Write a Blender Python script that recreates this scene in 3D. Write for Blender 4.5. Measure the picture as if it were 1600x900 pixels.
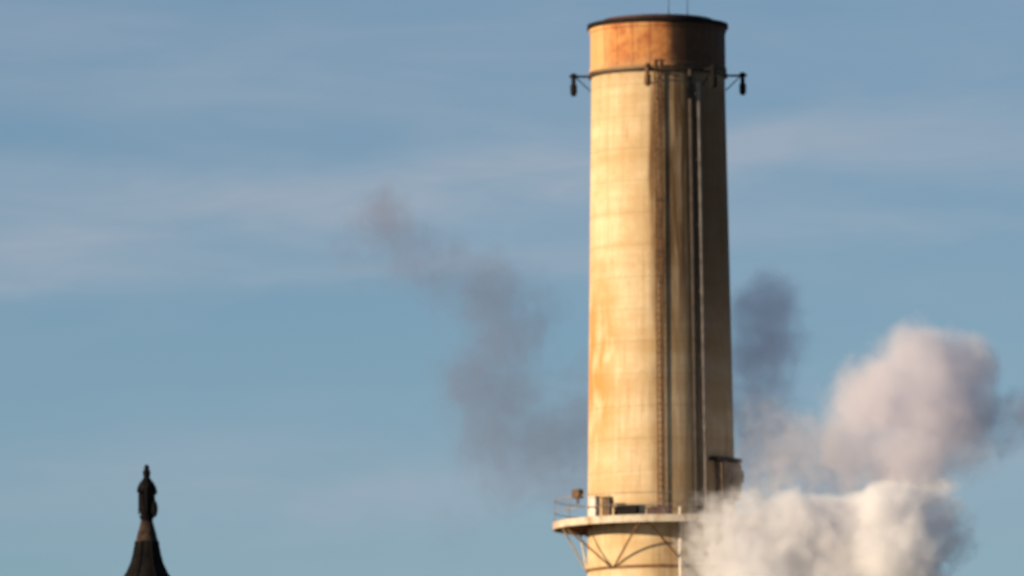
import bpy, bmesh, math, random
from mathutils import Vector, Matrix, noise
R = math.radians
random.seed(7)
S = bpy.context.scene
COL = S.collection
for o in list(bpy.data.objects):
    bpy.data.objects.remove(o)

# ------------------------------------------------------------------ camera, world, sun, exposure
PITCH, ROLL, FOVX, CAM_Z = R(5.6), R(0.4), R(5.5), 1.7
cam = bpy.data.cameras.new('camera')
cam.sensor_width = 36.0
cam.lens = 18.0 / math.tan(FOVX / 2)
cam.clip_start, cam.clip_end = 1.0, 40000.0
cam.dof.use_dof = True
cam.dof.focus_distance = 170.0
cam.dof.aperture_fstop = 4.4
camo = bpy.data.objects.new('camera', cam)
COL.objects.link(camo)
CM = Matrix.Translation((0, 0, CAM_Z)) @ Matrix.Rotation(R(90) + PITCH, 4, 'X') @ Matrix.Rotation(-ROLL, 4, 'Z')
camo.matrix_world = CM
S.camera = camo

SUN_EL, SUN_AZ = R(13.0), R(66.0)      # azimuth measured from the viewer's side towards the left
to_sun = Vector((-math.sin(SUN_AZ) * math.cos(SUN_EL), -math.cos(SUN_AZ) * math.cos(SUN_EL), math.sin(SUN_EL)))
W = bpy.data.worlds.new('World')
S.world = W
W.use_nodes = True
wt = W.node_tree
wn, wl = wt.nodes, wt.links
wn.clear()
wo = wn.new('ShaderNodeOutputWorld')
bg = wn.new('ShaderNodeBackground')
bg.inputs['Strength'].default_value = 0.067
sky = wn.new('ShaderNodeTexSky')
sky.sky_type = 'NISHITA'
sky.sun_disc = False
sky.sun_elevation = SUN_EL
sky.sun_rotation = math.atan2(to_sun.x, to_sun.y)
sky.altitude = 300
sky.air_density, sky.dust_density, sky.ozone_density = 0.82, 0.22, 2.9
# thin streaks of high cloud, laid out by compass direction and height in the sky
def wnode(kind, **kw):
    n = wn.new('ShaderNode' + kind)
    for k_, v_ in kw.items():
        setattr(n, k_, v_)
    return n


def wmath(op, a, b=None, c=None):
    n = wnode('Math', operation=op)
    for s_, v_ in zip(n.inputs, (a, b, c)):
        if isinstance(v_, bpy.types.NodeSocket):
            wl.new(v_, s_)
        elif v_ is not None:
            s_.default_value = v_
    return n.outputs[0]


def wnoise(scale, detail, rough, dist, tilt=-6):
    mp = wnode('Mapping')
    mp.inputs['Scale'].default_value = scale
    mp.inputs['Rotation'].default_value = (0, R(tilt), 0)
    wl.new(tc.outputs['Generated'], mp.inputs['Vector'])
    nz = wnode('TexNoise')
    nz.inputs['Scale'].default_value = 1.0
    nz.inputs['Detail'].default_value = detail
    nz.inputs['Roughness'].default_value = rough
    nz.inputs['Distortion'].default_value = dist
    wl.new(mp.outputs['Vector'], nz.inputs['Vector'])
    return nz.outputs['Fac']


tc = wnode('TexCoord')
sxyz = wnode('SeparateXYZ')
wl.new(tc.outputs['Generated'], sxyz.inputs[0])
wx, wz = sxyz.outputs[0], sxyz.outputs[2]
wide = wnoise((16, 16, 70), 4, 0.5, 0.4)
fibre = wnoise((40, 40, 260), 7, 0.62, 0.6, -8)
wob = wmath('MULTIPLY', wmath('SUBTRACT', wnoise((45, 45, 90), 4, 0.55, 0.3), 0.5), 0.010)
total = wmath('MULTIPLY', wmath('SUBTRACT', wide, 0.36), 0.9)
for z0, x0, slope, width, amt in ((0.1052, -0.021, 0.13, 0.0034, 0.34), (0.1085, 0.032, 0.02, 0.0026, 0.22), (0.0775, -0.03, 0.06, 0.0024, 0.22), (0.0985, -0.045, 0.05, 0.0014, 0.2), (0.118, -0.045, -0.08, 0.003, 0.10)):
    d = wmath('SUBTRACT', wmath('ADD', wz, wob), wmath('MULTIPLY_ADD', wmath('SUBTRACT', wx, x0), slope, z0))
    d = wmath('DIVIDE', d, width)
    g = wmath('POWER', 2.718, wmath('MULTIPLY', wmath('MULTIPLY', d, d), -1.0))
    total = wmath('MULTIPLY_ADD', g, amt, total)
total = wmath('MULTIPLY', total, wmath('MULTIPLY_ADD', fibre, 2.0, 0.0))
clp = wnode('Clamp')
clp.inputs['Max'].default_value = 0.75
wl.new(total, clp.inputs['Value'])
mx = wnode('Mix', data_type='RGBA')
mx.inputs['B'].default_value = (3.8, 4.5, 5.4, 1)
wl.new(clp.outputs[0], mx.inputs['Factor'])
wl.new(sky.outputs['Color'], mx.inputs['A'])
wl.new(mx.outputs['Result'], bg.inputs['Color'])
wl.new(bg.outputs['Background'], wo.inputs['Surface'])

sun = bpy.data.lights.new('sun', 'SUN')
sun.energy = 5.0
sun.angle = R(0.5)
sun.color = (1.0, 0.775, 0.51)
suno = bpy.data.objects.new('sun', sun)
COL.objects.link(suno)
suno.location = (-60, -40, 120)
suno.rotation_euler = to_sun.to_track_quat('Z', 'Y').to_euler()

S.view_settings.view_transform = 'Standard'
S.view_settings.look = 'None'
S.view_settings.exposure = 0.48
S.view_settings.gamma = 1.0
S.view_settings.use_curve_mapping = False
S.cycles.volume_bounces = 12
S.cycles.max_bounces = 16
S.cycles.volume_step_rate = 0.5
S.cycles.volume_max_steps = 256
S.cycles.filter_width = 2.2

# ------------------------------------------------------------------ helpers
FPX = 800.0 / math.tan(FOVX / 2)


def at(px, py, Y):
    """world point on the vertical plane y = Y that the photograph shows at (px, py)"""
    d = CM.to_3x3() @ Vector(((px - 800) / FPX, (450 - py) / FPX, -1.0))
    t = Y / d.y
    return Vector((d.x * t, Y, CAM_Z + d.z * t))


def link(name, bm, mat, parent=None, smooth=True):
    me = bpy.data.meshes.new(name)
    bmesh.ops.recalc_face_normals(bm, faces=bm.faces[:])
    bm.to_mesh(me)
    bm.free()
    if smooth:
        for p in me.polygons:
            p.use_smooth = True
    if mat:
        me.materials.append(mat)
    o = bpy.data.objects.new(name, me)
    COL.objects.link(o)
    if parent:
        o.parent = parent
    if smooth:
        try:
            me.set_sharp_from_angle(angle=R(35))
        except Exception:
            pass
    return o


def empty(name, loc, label, cat, group=None):
    o = bpy.data.objects.new(name, None)
    COL.objects.link(o)
    o.location = loc
    o['label'] = label
    o['category'] = cat
    if group:
        o['group'] = group
    return o


def lathe(prof, n=96, a0=0.0, sx=1.0, sy=1.0, center=(0, 0)):
    """closed lathe of (r, z) points"""
    bm = bmesh.new()
    rings = []
    for r, z in prof:
        rings.append([bm.verts.new((center[0] + sx * r * math.cos(a0 + 2 * math.pi * i / n),
                                    center[1] + sy * r * math.sin(a0 + 2 * math.pi * i / n), z)) for i in range(n)])
    for a, b in zip(rings, rings[1:]):
        for i in range(n):
            bm.faces.new((a[i], a[(i + 1) % n], b[(i + 1) % n], b[i]))
    return bm, rings


def ring_solid(r0, r1, z0, z1, n=96):
    """ring with a rectangular section"""
    bm, rg = lathe([(r0, z0), (r1, z0), (r1, z1), (r0, z1)], n)
    a, b = rg[-1], rg[0]
    for i in range(n):
        bm.faces.new((a[i], a[(i + 1) % n], b[(i + 1) % n], b[i]))
    return bm


def tube(bm, pts, r, n=8, cap=True):
    pts = [Vector(p) for p in pts]
    prev = None
    rings = []
    for i, p in enumerate(pts):
        d = (pts[min(i + 1, len(pts) - 1)] - pts[max(i - 1, 0)]).normalized()
        u = d.orthogonal().normalized() if prev is None else (prev - d * prev.dot(d)).normalized()
        prev = u
        v = d.cross(u)
        rr = r[i] if isinstance(r, (list, tuple)) else r
        rings.append([bm.verts.new(p + (u * math.cos(2 * math.pi * k / n) + v * math.sin(2 * math.pi * k / n)) * rr) for k in range(n)])
    for a, b in zip(rings, rings[1:]):
        for k in range(n):
            bm.faces.new((a[k], a[(k + 1) % n], b[(k + 1) % n], b[k]))
    if cap:
        bm.faces.new(rings[0][::-1])
        bm.faces.new(rings[-1])


def box(bm, c, size, rotz=0.0, bev=0.0):
    M = Matrix.Translation(c) @ Matrix.Rotation(rotz, 4, 'Z') @ Matrix.Diagonal((*size, 1))
    r = bmesh.ops.create_cube(bm, size=1.0, matrix=M)
    if bev:
        es = {e for v in r['verts'] for e in v.link_edges}
        bmesh.ops.bevel(bm, geom=list(es), offset=bev, segments=2, affect='EDGES')


class N:
    """small node-tree writer"""
    def __init__(self, name):
        self.m = bpy.data.materials.new(name)
        self.m.use_nodes = True
        self.t = self.m.node_tree
        self.t.nodes.clear()
        self.out = self.t.nodes.new('ShaderNodeOutputMaterial')

    def new(self, kind, **kw):
        n = self.t.nodes.new('ShaderNode' + kind)
        for k, v in kw.items():
            setattr(n, k, v)
        return n

    def put(self, sock, v):
        if isinstance(v, bpy.types.NodeSocket):
            self.t.links.new(v, sock)
        elif v is not None:
            sock.default_value = v

    def math(self, op, a, b=None, c=None, clamp=False):
        n = self.new('Math', operation=op, use_clamp=clamp)
        for s, v in zip(n.inputs, (a, b, c)):
            self.put(s, v)
        return n.outputs[0]

    def mix(self, f, a, b):
        n = self.new('Mix', data_type='RGBA')
        self.put(n.inputs['Factor'], f)
        self.put(n.inputs['A'], a if isinstance(a, bpy.types.NodeSocket) else (*a, 1))
        self.put(n.inputs['B'], b if isinstance(b, bpy.types.NodeSocket) else (*b, 1))
        return n.outputs['Result']

    def ramp(self, v, lo, hi, a=0.0, b=1.0):
        n = self.new('MapRange', interpolation_type='SMOOTHSTEP')
        for k, x in (('Value', v), ('From Min', lo), ('From Max', hi), ('To Min', a), ('To Max', b)):
            self.put(n.inputs[k], x)
        return n.outputs['Result']

    def coord(self, scale=(1, 1, 1)):
        tcn = self.new('TexCoord')
        mpn = self.new('Mapping')
        mpn.inputs['Scale'].default_value = scale
        self.put(mpn.inputs['Vector'], tcn.outputs['Object'])
        return mpn.outputs['Vector']

    def noise(self, vec, scale, detail=4.0, rough=0.55, dist=0.0):
        n = self.new('TexNoise')
        self.put(n.inputs['Vector'], vec)
        n.inputs['Scale'].default_value = scale
        n.inputs['Detail'].default_value = detail
        n.inputs['Roughness'].default_value = rough
        n.inputs['Distortion'].default_value = dist
        return n.outputs['Fac']

    def surface(self, col, rough=0.85, metal=0.0, bump=None, bump_d=0.02, spec=0.3):
        b = self.new('BsdfPrincipled')
        self.put(b.inputs['Base Color'], col if isinstance(col, bpy.types.NodeSocket) else (*col, 1))
        self.put(b.inputs['Roughness'], rough)
        b.inputs['Metallic'].default_value = metal
        b.inputs['Specular IOR Level'].default_value = spec
        if bump is not None:
            bn = self.new('Bump')
            bn.inputs['Strength'].default_value = 0.5
            bn.inputs['Distance'].default_value = bump_d
            self.put(bn.inputs['Height'], bump)
            self.put(b.inputs['Normal'], bn.outputs['Normal'])
        self.put(self.out.inputs['Surface'], b.outputs[0])
        return self.m


def plain(name, col, var=0.35, scale=3.0, rough=0.7, metal=0.0, spec=0.3):
    n = N(name)
    f = n.noise(n.coord(), scale, 5)
    f = n.ramp(f, 0.3, 0.7)
    return n.surface(n.mix(f, [c * (1 - var) for c in col], [min(1, c * (1 + var * 0.6)) for c in col]), rough, metal, bump=f, bump_d=0.01, spec=spec)


# ------------------------------------------------------------------ ground
def ground():
    n = N('ground')
    v = n.coord()
    f = n.ramp(n.noise(v, 0.01, 8), 0.35, 0.65)
    g = n.ramp(n.noise(v, 0.15, 6), 0.3, 0.7)
    m = n.surface(n.mix(g, n.mix(f, (0.05, 0.06, 0.03), (0.10, 0.09, 0.07)), (0.07, 0.07, 0.06)), 0.95)
    bm = bmesh.new()
    bmesh.ops.create_grid(bm, x_segments=8, y_segments=8, size=15000)
    o = link('ground', bm, m, smooth=False)
    o['kind'] = 'structure'


ground()

# ------------------------------------------------------------------ chimney
DY = 500.0
AX = at(1031.0, 450, DY).x
base = Vector((AX, DY, 0))
MPX = (at(1100, 450, DY) - at(1000, 450, DY)).length / 100      # metres per photograph pixel at the chimney


def Z(py):
    return at(1031, py, DY).z


Z_TOP = Z(48)
R_TOP, SLOPE = 104.2 * MPX, (115.0 - 104.2) / 680.0


def RW(z):
    """outer radius of the shaft at height z"""
    return R_TOP + (Z(100) - z) * SLOPE


def pol(a, r, z):
    """point at azimuth a degrees (0 = towards the viewer, + = right)"""
    return Vector((r * math.sin(R(a)), -r * math.cos(R(a)), z))


def mat_shaft():
    n = N('weathered_concrete')
    P = n.coord()
    sp = n.new('SeparateXYZ')
    n.put(sp.inputs[0], P)
    x, y, z = sp.outputs
    az = n.math('ARCTAN2', x, n.math('MULTIPLY', y, -1.0))            # radians, 0 faces the viewer
    st = n.coord((1.0, 1.0, 0.05))                                      # long vertical streaks
    s1 = n.noise(st, 2.2, 5, 0.6)
    s2 = n.noise(st, 6.0, 4, 0.6)
    blot = n.noise(P, 0.55, 6, 0.6)
    fine = n.noise(P, 5.0, 6, 0.65)
    lift = n.noise(n.coord((0.05, 0.05, 1.0)), 1.1, 3, 0.6)             # pour-to-pour tone
    col = n.mix(n.ramp(blot, 0.32, 0.68), (0.53, 0.39, 0.22), (0.68, 0.545, 0.36))
    col = n.mix(n.ramp(lift, 0.42, 0.62, 0, 0.32), col, (0.45, 0.28, 0.125))
    col = n.mix(n.ramp(s1, 0.5, 0.70, 0, 0.45), col, (0.36, 0.22, 0.095))
    col = n.mix(n.ramp(s2, 0.55, 0.75, 0, 0.3), col, (0.66, 0.54, 0.37))
    s3 = n.noise(n.coord((1, 1, 0.03)), 9.0, 3, 0.6)                   # thin runs
    col = n.mix(n.math('MULTIPLY', n.ramp(s3, 0.56, 0.68), n.ramp(blot, 0.42, 0.64, 0.0, 0.45)), col, (0.27, 0.15, 0.065))
    col = n.mix(n.ramp(fine, 0.52, 0.70, 0, 0.35), col, (0.40, 0.27, 0.14))
    # rust bleeding down the windward side, about half way up the part above the gallery
    zr = n.math('MULTIPLY', n.ramp(z, Z(750), Z(640)), n.ramp(z, Z(540), Z(360), 1.0, 0.0))
    ar = n.math('MULTIPLY', n.ramp(az, R(-110), R(-80)), n.ramp(az, R(-18), R(-62)))
    rst = n.math('MULTIPLY', zr, ar)
    rst = n.math('MULTIPLY', rst, n.ramp(n.noise(n.coord((1, 1, 0.35)), 1.1, 5, 0.6), 0.38, 0.57, 0, 0.82))
    col = n.mix(rst, col, (0.56, 0.215, 0.045))
    # sooty tongues washed down the leeward side, thickest under the cap, plus painted-in shade
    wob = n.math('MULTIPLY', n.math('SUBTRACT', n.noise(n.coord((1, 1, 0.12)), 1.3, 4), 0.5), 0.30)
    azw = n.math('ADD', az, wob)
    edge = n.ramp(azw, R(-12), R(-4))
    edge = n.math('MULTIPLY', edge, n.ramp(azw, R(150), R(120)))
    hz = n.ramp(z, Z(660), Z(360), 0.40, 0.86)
    soot_shade = n.math('MULTIPLY', edge, hz)
    soot_shade = n.math('MULTIPLY', soot_shade, n.ramp(s2, 0.34, 0.60, 0.50, 1.05))
    shade_edge = n.math('MULTIPLY', n.ramp(azw, R(14), R(26)), n.ramp(azw, R(160), R(130)))  # shade of the side turned from the sun, painted into the colour
    soot_shade = n.math('MAXIMUM', soot_shade, n.math('MULTIPLY', shade_edge, n.ramp(z, Z(680), Z(400), 0.46, 0.86)))
    col = n.mix(soot_shade, col, (0.105, 0.052, 0.022))
    col = n.mix(n.ramp(z, Z(158), Z(120), 0, 0.30), col, n.mix(n.ramp(fine, 0.4, 0.6), (0.30, 0.20, 0.11), (0.5, 0.4, 0.27)))
    # joint between pours
    j = n.math('FRACT', n.math('DIVIDE', z, 1.52))
    jl = n.math('LESS_THAN', n.math('ABSOLUTE', n.math('SUBTRACT', j, 0.5)), 0.018)
    col = n.mix(n.math('MULTIPLY', jl, 0.24), col, (0.2, 0.14, 0.08))
    h = n.math('ADD', n.math('MULTIPLY', fine, 0.6), n.math('MULTIPLY', s2, 0.6))
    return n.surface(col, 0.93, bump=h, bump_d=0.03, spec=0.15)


def mat_cap():
    n = N('rusted_steel_cap')
    P = n.coord()
    sp = n.new('SeparateXYZ')
    n.put(sp.inputs[0], P)
    x, y, z = sp.outputs
    az = n.math('ARCTAN2', x, n.math('MULTIPLY', y, -1.0))
    a = n.noise(P, 1.6, 7, 0.65)
    s = n.noise(n.coord((1, 1, 0.2)), 2.6, 5, 0.6)
    col = n.mix(n.ramp(a, 0.36, 0.66), (0.52, 0.235, 0.075), (0.36, 0.12, 0.045))
    col = n.mix(n.ramp(s, 0.52, 0.66, 0, 0.6), col, (0.55, 0.33, 0.15))
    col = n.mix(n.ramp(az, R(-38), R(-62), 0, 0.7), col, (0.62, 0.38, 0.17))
    col = n.mix(n.ramp(z, Z(96), Z(120), 0, 0.55), col, (0.50, 0.34, 0.18))
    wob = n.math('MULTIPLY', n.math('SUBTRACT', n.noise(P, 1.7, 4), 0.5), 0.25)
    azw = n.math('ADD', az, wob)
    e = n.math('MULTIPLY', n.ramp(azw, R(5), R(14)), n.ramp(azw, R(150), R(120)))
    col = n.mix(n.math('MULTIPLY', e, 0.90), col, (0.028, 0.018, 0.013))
    # vertical plate seams
    sm = n.math('FRACT', n.math('MULTIPLY', az, 24 / (2 * math.pi)))
    sl = n.math('LESS_THAN', n.math('ABSOLUTE', n.math('SUBTRACT', sm, 0.5)), 0.04)
    col = n.mix(n.math('MULTIPLY', sl, 0.45), col, (0.16, 0.06, 0.02))
    return n.surface(col, 0.8, bump=a, bump_d=0.02, spec=0.25)


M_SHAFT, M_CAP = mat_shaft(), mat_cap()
M_DARK = plain('sooty_dark_steel', (0.012, 0.010, 0.010), rough=0.8, spec=0.12)
M_RUST = plain('brown_rusted_steel', (0.17, 0.085, 0.04), 0.5, 4)
M_GALV = plain('pale_painted_steel', (0.62, 0.55, 0.45), 0.2, 3)
M_GREY = plain('grey_conduit', (0.045, 0.035, 0.03), 0.4, 3)
M_PIPE = plain('dull_pale_pipe', (0.30, 0.245, 0.20), 0.35, 2)
M_CAB = plain('pale_cabinet_paint', (0.62, 0.60, 0.55), 0.12, 2)
M_BROWN = plain('brown_box_paint', (0.13, 0.075, 0.035), 0.35, 4)
M_LENS = plain('dark_red_lens', (0.10, 0.02, 0.015), 0.2, 4, rough=0.25)

chimney = empty('chimney', base, 'tall tapering concrete chimney with a rusty orange cap and a sooty right side with painted-in shade', 'chimney')

# shaft, hollow at the top
z_sh = Z(54)
prof = [(RW(0), 0.0)] + [(RW(z_sh * k / 24), z_sh * k / 24) for k in range(1, 25)]
prof += [(RW(z_sh) - 0.45, z_sh), (RW(z_sh) - 0.55, z_sh - 12)]
bm, rg = lathe(prof, 128)
bm.faces.new(rg[-1])
bm.faces.new(rg[0][::-1])
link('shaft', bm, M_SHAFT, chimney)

# cap band of rusty plates with stiffening lips
zc0, zc1 = Z(114), Z(46)
rc = 107.2 * MPX
bm, rg = lathe([(RW(zc0) + 0.01, zc0), (rc, zc0), (rc + 0.01, zc0 + 0.16), (rc - 0.04, zc0 + 0.2), (rc - 0.05, zc1 - 0.22), (rc, zc1 - 0.18), (rc, zc1), (RW(zc1) - 0.2, zc1)], 128)
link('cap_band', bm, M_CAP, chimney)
# dark coping ring and the inner liner that rises a little above it
bm = ring_solid(RW(zc1) - 0.55, rc + 0.10, zc1 + 0.003, zc1 + 0.20, 128)
link('coping', bm, M_DARK, chimney)
bm = ring_solid(rc - 1.15, rc - 0.62, zc1 - 0.5, zc1 + 0.42, 96)
link('flue_liner', bm, plain('burnt_liner', (0.07, 0.028, 0.03), 0.4), chimney)
for a in (9, 26):
    b = bmesh.new()
    p = pol(a, rc - 0.12, zc1 + 0.2)
    tube(b, [p, p + Vector((0, 0, 0.4)), p + Vector((0, 0, 1.9))], [0.03, 0.016, 0.008], 8)
    link('lightning_rod', b, M_DARK, chimney)

# band and lamp brackets under the cap
zb = Z(119)
link('bracket_band', ring_solid(RW(zb) + 0.004, RW(zb) + 0.13, zb - 0.09, zb + 0.07, 128), plain('dark_rusted_band', (0.055, 0.03, 0.018)), chimney)
for a in (-90, -8, 40, 90, 140, -140):
    b = bmesh.new()
    r0, r1 = RW(zb) + 0.1, RW(zb) + 0.84
    tube(b, [pol(a, r0, zb), pol(a, r1 + 0.2, zb)], 0.055, 8)
    tube(b, [pol(a, r0 - 0.06, zb - 0.7), pol(a, r1 - 0.1, zb - 0.03)], 0.03, 6)
    br = link('lamp_bracket', b, M_DARK, chimney)
    b = bmesh.new()
    pr = [(0.0, 0.16), (0.07, 0.16), (0.16, 0.08), (0.17, 0.0), (0.10, -0.06), (0.11, -0.36), (0.16, -0.42), (0.16, -0.78), (0.10, -0.92), (0.0, -0.94)]
    c = pol(a, r1, zb)
    b, rg = lathe([(max(r, 0.002), z + c.z) for r, z in pr], 20, center=(c.x, c.y))
    link('warning_lamp', b, M_RUST if a == -8 else M_DARK, br)

# ladder up the front
def run(az, off, z0, z1, k=24):
    return [pol(az, RW(z0 + (z1 - z0) * i / k) + off, z0 + (z1 - z0) * i / k) for i in range(k + 1)]


zg = Z(806)                                         # gallery deck level (front lip)
zd = at(866, 822, DY).z                             # level of the gallery deck, read at its side
b = bmesh.new()
zl0, zl1 = zd + 0.15, Z(104)
la, half = -1.2, 0.13
for s in (-1, 1):
    pts = [p + Vector((s * half, 0, 0)) for p in run(la, 0.11, zl0, zl1)]
    tube(b, pts, 0.04, 6)
zz = zl0 + 0.2
while zz < zl1:
    p = pol(la, RW(zz) + 0.11, zz)
    tube(b, [p - Vector((half, 0, 0)), p + Vector((half, 0, 0))], 0.02, 5)
    zz += 0.30
zz = zl0 + 0.5
while zz < zl1:
    for s in (-1, 1):
        p = pol(la, RW(zz), zz) + Vector((s * half, 0, 0))
        tube(b, [p + Vector((0, 0.03, 0)), p + Vector((0, -0.11, 0))], 0.02, 5)
    zz += 2.4
link('ladder', b, M_RUST, chimney)

# dark conduit and pale pipe on the right
b = bmesh.new()
tube(b, run(26.5, 0.13, zd + 0.2, Z(120)), 0.105, 10)
link('conduit', b, M_GREY, chimney)
b = bmesh.new()
tube(b, run(33.0, 0.20, zd + 0.3, Z(140)), 0.10, 12)
zz = zd + 1.5
while zz < Z(150):
    tube(b, [pol(33, RW(zz) - 0.02, zz), pol(33, RW(zz) + 0.2, zz)], 0.05, 6)
    zz += 3.1
link('pipe', b, M_PIPE, chimney)

# gallery: ring deck with edge beam, guardrail, V struts
r_out = 170.0 * MPX
gal = bpy.data.objects.new('gallery', None)
COL.objects.link(gal)
gal.parent = chimney
rw = RW(zd)
link('deck', ring_solid(rw + 0.01, r_out - 0.06, zd - 0.08, zd, 96), M_RUST, gal)
nb = N('rust_streaked_cream_steel')
pb = nb.coord()
cb = nb.mix(nb.ramp(nb.noise(nb.coord((1, 1, 0.3)), 1.8, 6, 0.65), 0.46, 0.62, 0, 0.8), (0.60, 0.53, 0.42), (0.30, 0.16, 0.07))
M_BEAM = nb.surface(nb.mix(nb.ramp(nb.noise(pb, 7, 5), 0.5, 0.7, 0, 0.5), cb, (0.42, 0.34, 0.25)), 0.75)
link('edge_beam', ring_solid(r_out - 0.055, r_out, zd - 0.20, zd + 0.14, 96), M_BEAM, gal)
b = bmesh.new()
NP = 12
for k in range(NP):
    p = pol(-90 + 360 / NP * k, r_out - 0.10, zd + 0.002)
    tube(b, [p, p + Vector((0, 0, 1.18))], 0.017, 6)
for h in (0.62, 1.18):
    pts = [pol(360 / 80 * i, r_out - 0.10, zd + h) for i in range(81)]
    tube(b, pts, 0.022, 6, cap=False)
link('guardrail', b, M_PIPE, gal)
for k in range(6):
    wa = -41 + 60 * k
    for s in (-1, 1):
        b = bmesh.new()
        zw = zd - 2.15
        tube(b, [pol(wa + s * 1.2, RW(zw) + 0.06, zw), pol(wa + s * 28, r_out - 0.2, zd - 0.13)], 0.048, 8)
        link('strut', b, M_GALV if k == 5 else M_RUST, gal)
for k in range(12):
    b = bmesh.new()
    a = -71 + 30 * k
    tube(b, [pol(a, rw - 0.02, zd - 0.15), pol(a, r_out - 0.06, zd - 0.15)], 0.06, 6)
    link('deck_beam', b, M_RUST, gal)
zw = zd - 2.15
link('strut_band', ring_solid(RW(zw) + 0.004, RW(zw) + 0.05, zw - 0.07, zw + 0.07, 96), M_RUST, gal)
# drain pipe below the gallery
b = bmesh.new()
tube(b, [pol(12.5, rw + 0.30, zd + 0.6)] + run(12.5, 0.22, zd - 1.0, 4.0, 10), 0.085, 10)
link('drain_pipe', b, M_GALV, chimney)


# things fixed on the gallery
def gbox(px, w, h, mat, name, r=None, lid=None, d=0.35):
    r = r or r_out - 0.42
    a = math.degrees(math.asin((px - 1033.5) * MPX / r))
    b = bmesh.new()
    c = pol(a, r, zd + h / 2 + 0.003)
    box(b, c, (w, d, h), R(a), 0.02)
    o = link(name, b, mat, gal, smooth=False)
    if lid:
        b = bmesh.new()
        box(b, c + Vector((0, 0, h / 2 + 0.035)), (w + 0.1, d + 0.1, 0.06), R(a), 0.015)
        link('lid', b, lid, o, smooth=False)
    return o


gbox(928, 0.42, 1.05, M_CAB, 'cabinet', lid=M_GALV)
gbox(947, 0.40, 1.0, M_BROWN, 'control_box', lid=M_BROWN)
gbox(977, 1.15, 0.58, M_DARK, 'battery_box')
gbox(1028, 1.2, 0.50, plain('dull_plum_paint', (0.12, 0.075, 0.07)), 'junction_box')
b = bmesh.new()                                    # floodlight clamped on the rail at the left
c = pol(-62, r_out - 0.02, zd + 1.18)
c = Vector(((902 - 1033.5) * MPX, -math.sqrt(max(0.0, (r_out - 0.1) ** 2 - ((902 - 1033.5) * MPX) ** 2)), zd + 1.25))
box(b, c + Vector((0, 0, 0.02)), (0.46, 0.36, 0.42), R(-40), 0.03)
box(b, c + Vector((0, 0, -0.3)), (0.10, 0.10, 0.3), R(-40), 0.01)
link('floodlight', b, M_BROWN, gal, smooth=False)

# sampling cabin clamped on the shaded side, half in the steam
cab = bpy.data.objects.new('sampling_cabin', None)
COL.objects.link(cab)
cab.parent = chimney
z1c, z0c = Z(728), Z(785)
b = bmesh.new()
box(b, pol(62, RW(z0c) + 0.02, (z0c + z1c) / 2), (1.9, 0.55, z1c - z0c), R(62), 0.04)
link('wall', b, plain('brown_sheet', (0.20, 0.14, 0.09), 0.3), cab, smooth=False)
b = bmesh.new()
box(b, pol(58, RW(z0c) + 0.0, z1c + 0.12), (2.2, 0.65, 0.2), R(58), 0.03)
link('roof', b, M_DARK, cab, smooth=False)
b = bmesh.new()
box(b, pol(80, RW(z0c) + 0.2, z1c - 0.6), (0.5, 0.45, 0.6), R(80), 0.05)
link('fan_housing', b, M_DARK, cab, smooth=False)

# ------------------------------------------------------------------ statue on its spire
SY = 420.0
SPX = (at(300, 800, SY) - at(200, 800, SY)).length / 100
sx0 = at(229.5, 830, SY).x


def SZ(py):
    return at(229.5, py, SY).z


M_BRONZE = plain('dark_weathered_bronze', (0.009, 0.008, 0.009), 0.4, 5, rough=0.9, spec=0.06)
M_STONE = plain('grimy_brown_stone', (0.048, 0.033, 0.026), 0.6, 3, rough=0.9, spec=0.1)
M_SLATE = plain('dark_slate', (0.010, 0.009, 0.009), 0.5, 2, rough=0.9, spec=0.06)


def remesh(o, voxel):
    m = o.modifiers.new('r', 'REMESH')
    m.mode = 'VOXEL'
    m.voxel_size = voxel
    dg = bpy.context.evaluated_depsgraph_get()
    me = bpy.data.meshes.new_from_object(o.evaluated_get(dg))
    o.modifiers.clear()
    old = o.data
    mats = [x for x in old.materials]
    o.data = me
    me.name = o.name
    if not me.materials:
        for x in mats:
            me.materials.append(x)
    for p in me.polygons:
        p.use_smooth = True
    return o


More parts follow.
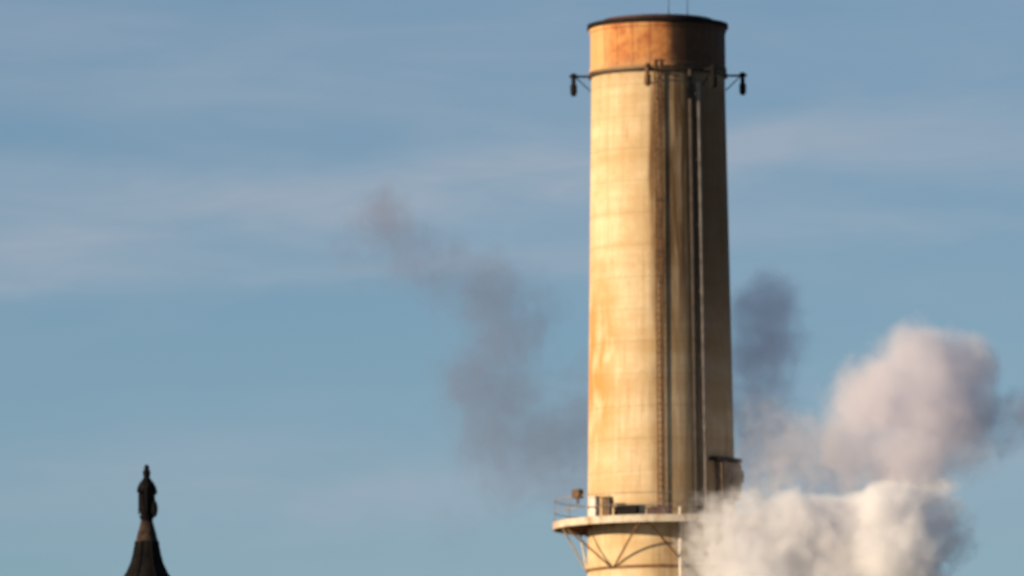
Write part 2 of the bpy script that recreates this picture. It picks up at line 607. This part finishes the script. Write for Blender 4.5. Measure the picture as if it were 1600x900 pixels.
def statue():
    zf = SZ(806)
    H = SZ(729) - zf                                # about 2 m
    b = bmesh.new()
    # robed figure: stations (height, half width, half depth, forward shift)
    st = [(0.0, .12, .12, 0), (.03, .15, .15, 0), (.12, .18, .165, 0), (.30, .195, .175, 0), (.45, .19, .165, 0), (.54, .175, .15, 0), (.61, .165, .14, 0),
          (.67, .150, .125, 0), (.71, .125, .105, 0), (.745, .098, .085, 0), (.77, .080, .070, 0), (.79, .072, .066, -.005), (.81, .078, .078, -.01),
          (.84, .090, .092, -.012), (.88, .090, .092, -.01), (.915, .080, .082, -.008), (.94, .062, .062, -.005), (.96, .004, .004, 0)]
    n = 24
    rings = []
    for h, w, d, f in st:
        fold = 0.05 if h < 0.55 else 0.0
        rr = []
        for i in range(n):
            t = 2 * math.pi * i / n
            k = 1 + fold * math.sin(t * 7)
            rr.append(b.verts.new((w * H * k * math.cos(t) * .86, f * H + d * H * k * math.sin(t) * .92, zf + h * H)))
        rings.append(rr)
    for a, c in zip(rings, rings[1:]):
        for i in range(n):
            b.faces.new((a[i], a[(i + 1) % n], c[(i + 1) % n], c[i]))
    b.faces.new(rings[0][::-1])
    b.faces.new(rings[-1])
    V = lambda x, y, z: Vector((x * H, y * H, zf + z * H))
    # nose, arms with hands
    tube(b, [V(0, -.055, .868), V(0, -.066, .852)], [.008 * H, .012 * H], 6)
    # left arm lowered on a shield, right arm lowered holding a wrapped staff
    tube(b, [V(-.10, 0, .67), V(-.158, 0, .56), V(-.175, -.09, .49), V(-.15, -.16, .47)], [.042 * H, .036 * H, .026 * H, .022 * H], 10)
    tube(b, [V(.10, 0, .67), V(.16, .01, .56), V(.19, -.07, .48), V(.185, -.13, .43)], [.042 * H, .036 * H, .026 * H, .022 * H], 10)
    for s in (-1, 1):
        for k in range(4):
            x = s * .165 + (k - 1.5) * .010
            tube(b, [V(x, -.15, .475 - .02 * s), V(x, -.18, .46 - .02 * s), V(x, -.185, .44 - .02 * s)], [.006 * H, .0055 * H, .0045 * H], 5)
    # cloak hanging from the shoulders
    tube(b, [V(0, .05, .72), V(0.01, .085, .5), V(0.02, .10, .2), V(0.02, .09, .02)], [.09 * H, .14 * H, .16 * H, .16 * H], 12)
    t = empty('statue', (sx0, SY, 0), 'dark robed bronze figure standing on the tip of the spire', 'statue')
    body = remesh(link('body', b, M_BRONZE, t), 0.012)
    b = bmesh.new()                                   # crest
    tube(b, [V(0, -.06, .93), V(0, -.03, .975), V(0, .015, .99), V(0.0, .07, .955), V(0, .095, .88)], [.022 * H, .048 * H, .054 * H, .048 * H, .022 * H], 10)
    link('crest', b, M_BRONZE, body)
    b = bmesh.new()                                   # shield beside the right leg
    bm2, rg = lathe([(.002, .03 * H), (.05 * H, .028 * H), (.085 * H, .01 * H), (.09 * H, 0), (.08 * H, -.008 * H), (.002, -.004 * H)], 24)
    M = Matrix.Translation(V(.165, -.15, .13)) @ Matrix.Rotation(R(90), 4, 'X') @ Matrix.Diagonal((.7, 1.9, 1, 1))
    bm2.transform(M)
    b.free()
    link('shield', bm2, M_BRONZE, t)
    # staff
    b = bmesh.new()
    tube(b, [V(-.155, -.20, .02), V(-.15, -.175, .47), V(-.15, -.165, .58)], [.012 * H, .014 * H, .010 * H], 8)
    link('staff', b, M_BRONZE, t)
    # small round plinth the figure stands on
    pf = [(.004, zf - .004), (.29, zf - .004), (.30, zf - .05), (.27, zf - .09), (.24, zf - .13), (.235, SZ(813) - .05)]
    b, rg = lathe(pf, 32)
    b.faces.new(rg[-1])
    link('plinth', b, M_BRONZE, t)
    return SZ(813) - .05


zs = statue()
sp = empty('spire', (sx0, SY, 0), 'dark flared spire on a stone tower carrying the bronze figure', 'spire')
pr = [(0.24, zs - .003), (0.26, zs - .06), (0.30, SZ(824)), (0.36, SZ(832)), (0.43, SZ(844)), (0.45, SZ(846))]
b, rg = lathe(pr, 32)
b.faces.new(rg[0])
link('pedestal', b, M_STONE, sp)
pr = [(0.47, SZ(846) - .002), (0.48, SZ(852)), (0.55, SZ(866)), (0.65, SZ(880)), (0.84, SZ(896)), (1.15, SZ(912)), (1.7, SZ(940)), (2.6, SZ(985)), (3.9, SZ(1080)), (4.1, SZ(1090)), (3.6, SZ(1096))]
b, rg = lathe(pr, 32)
b.faces.new(rg[0])
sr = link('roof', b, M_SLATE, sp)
for k in range(8):
    b = bmesh.new()
    a = 45 * k + 22.5
    tube(b, [pol(a, r + .02, z) for r, z in pr[:9]], .028, 6)
    link('rib', b, M_SLATE, sr)
b, rg = lathe([(3.5, 0), (3.5, SZ(1096) - .003)], 8, R(22.5))
b.faces.new(rg[-1])
link('tower', b, M_STONE, sp, smooth=False)


# ------------------------------------------------------------------ steam and smoke: closed hulls filled with a real volume
def plume(name, label, cat, blobs, density, color, Y, aniso=0.0, rough_amt=0.55, nscale=0.45, soft=0.35, thr=0.0, warp=1.0, k=0.3):
    """blobs: (photo x, photo y, radius in photo pixels, depth offset in metres[, weight])"""
    pts = []
    for q in blobs:
        c = at(q[0], q[1], Y + q[3])
        r = q[2] * MPX * (Y + q[3]) / DY
        pts.append((c, r, q[4] if len(q) > 4 else 1.0))
    org = sum((p[0] for p in pts), Vector()) / len(pts)
    bm = bmesh.new()
    for c, r, w in pts:
        bmesh.ops.create_icosphere(bm, subdivisions=3, radius=r * 1.22, matrix=Matrix.Translation(c - org))
    o = link(name, bm, None)
    vs = min(p[1] for p in pts) * 0.18
    remesh(o, vs)
    me = o.data
    for v in me.vertices:                       # billowed outline
        f = noise.fractal(v.co * 0.9 + org, 0.8, 2.0, 4)
        v.co += v.normal * f * vs * 1.1
    o.location = org
    o['label'] = label
    o['category'] = cat
    n = N(name)
    P = n.coord()
    # warp the position so that the billows curl
    nv = n.new('TexNoise')
    n.put(nv.inputs['Vector'], P)
    nv.inputs['Scale'].default_value = nscale
    nv.inputs['Detail'].default_value = 4.0
    sub = n.new('VectorMath', operation='SUBTRACT')
    n.put(sub.inputs[0], nv.outputs['Color'])
    sub.inputs[1].default_value = (0.5, 0.5, 0.5)
    mad = n.new('VectorMath', operation='MULTIPLY_ADD')
    n.put(mad.inputs[0], sub.outputs[0])
    mad.inputs[1].default_value = (warp * 2,) * 3
    n.put(mad.inputs[2], P)
    Q = mad.outputs[0]
    acc = None
    for c, r, w in pts:
        d = n.new('VectorMath', operation='DISTANCE')
        n.put(d.inputs[0], Q)
        d.inputs[1].default_value = c - org
        f = n.math('MULTIPLY_ADD', d.outputs['Value'], -1.25 / r, 1.25)      # 0 at the radius
        f = n.math('MULTIPLY', n.math('MINIMUM', f, 0.6), w) if w < 1 else f
        acc = f if acc is None else n.math('SMOOTH_MAX', acc, f, k)
    nz = n.noise(P, nscale * 2.4, 6.0, 0.62)
    f = n.math('ADD', acc, n.math('MULTIPLY', n.math('SUBTRACT', nz, 0.5), rough_amt * 2))
    dens = n.math('MULTIPLY', n.ramp(f, thr, thr + soft), density)
    pv = n.new('VolumePrincipled')
    pv.inputs['Color'].default_value = (*color, 1)
    pv.inputs['Anisotropy'].default_value = aniso
    n.put(pv.inputs['Density'], dens)
    n.put(n.out.inputs['Volume'], pv.outputs[0])
    me.materials.clear()
    me.materials.append(n.m)
    return o


plume('steam_cloud', 'thick bright white steam billow in front of the chimney foot', 'steam',
      [(1120, 875, 66, -2.0, .24), (1122, 815, 56, -2.0, .20), (1165, 812, 60, -1.5, .34), (1175, 880, 85, -1.5, .4), (1235, 825, 72, -1, .8), (1300, 860, 90, -.3), (1340, 835, 72, -.3),
       (1390, 808, 68, -1.2), (1455, 805, 66, -.2, .4), (1478, 845, 54, -.2, .28), (1390, 880, 92, -1.2), (1300, 950, 120, 0), (1190, 960, 110, -1, .6)],
      1.9, (0.98, 0.98, 0.995), 493.0, rough_amt=0.38, soft=0.5, nscale=0.6, warp=0.8)
plume('steam_cloud', 'rounded pinkish grey steam puff floating above the white billow', 'steam',
      [(1440, 575, 88, 0), (1500, 580, 74, 0.5), (1375, 625, 90, 0), (1340, 640, 66, 0, .8), (1460, 640, 100, 0), (1335, 690, 78, 0.5, .7), (1515, 640, 66, 1), (1420, 720, 90, 0), (1500, 700, 62, 0, .7),
       (1320, 740, 72, 0, .45), (1255, 715, 76, -.5, .36), (1200, 680, 70, -.5, .22), (1210, 750, 70, -.5, .34), (1290, 690, 70, 0, .3)],
      0.75, (0.90, 0.885, 0.94), 497.0, rough_amt=0.42, soft=0.7, nscale=0.5)
plume('smoke_puff', 'dark blue grey smoke puff hugging the right side of the chimney', 'smoke',
      [(1205, 478, 66, 0), (1175, 490, 56, 0), (1200, 540, 72, 0), (1170, 560, 62, 0), (1195, 595, 66, 0, .8), (1180, 650, 76, 0, .75), (1215, 695, 84, 0, .65), (1290, 730, 76, 0, .5), (1180, 730, 78, 0, .5)],
      0.42, (0.86, 0.78, 0.90), 503.2, rough_amt=0.55, soft=0.8, nscale=0.6)
plume('smoke_puff', 'small dark smoke wisp trailing at the right edge of the sky', 'smoke',
      [(1570, 690, 40, 0, .5), (1580, 645, 48, 0, .6), (1615, 650, 52, 0, .8)],
      0.5, (0.5, 0.48, 0.62), 504.0, rough_amt=0.5, soft=0.7, nscale=0.8)
plume('smoke_plume', 'thin grey smoke plume drifting up and left behind the chimney', 'smoke',
      [(600, 345, 66, 0), (555, 400, 60, 0, .4), (640, 395, 70, 0, .8), (695, 430, 74, 0, .8), (765, 460, 86, 0), (830, 480, 72, 0, .7), (790, 530, 88, 0), (745, 600, 88, 0), (790, 620, 86, 0),
       (770, 685, 86, 0), (800, 745, 76, 0, .8), (845, 690, 90, 0, 1), (900, 680, 90, 0, 1), (880, 740, 80, 0, .8), (905, 590, 60, 0, .5), (715, 830, 50, 0, .3), (860, 600, 60, 0, .4)],
      0.19, (0.34, 0.33, 0.45), 511.0, rough_amt=0.85, soft=0.9, warp=1.2, nscale=0.62)
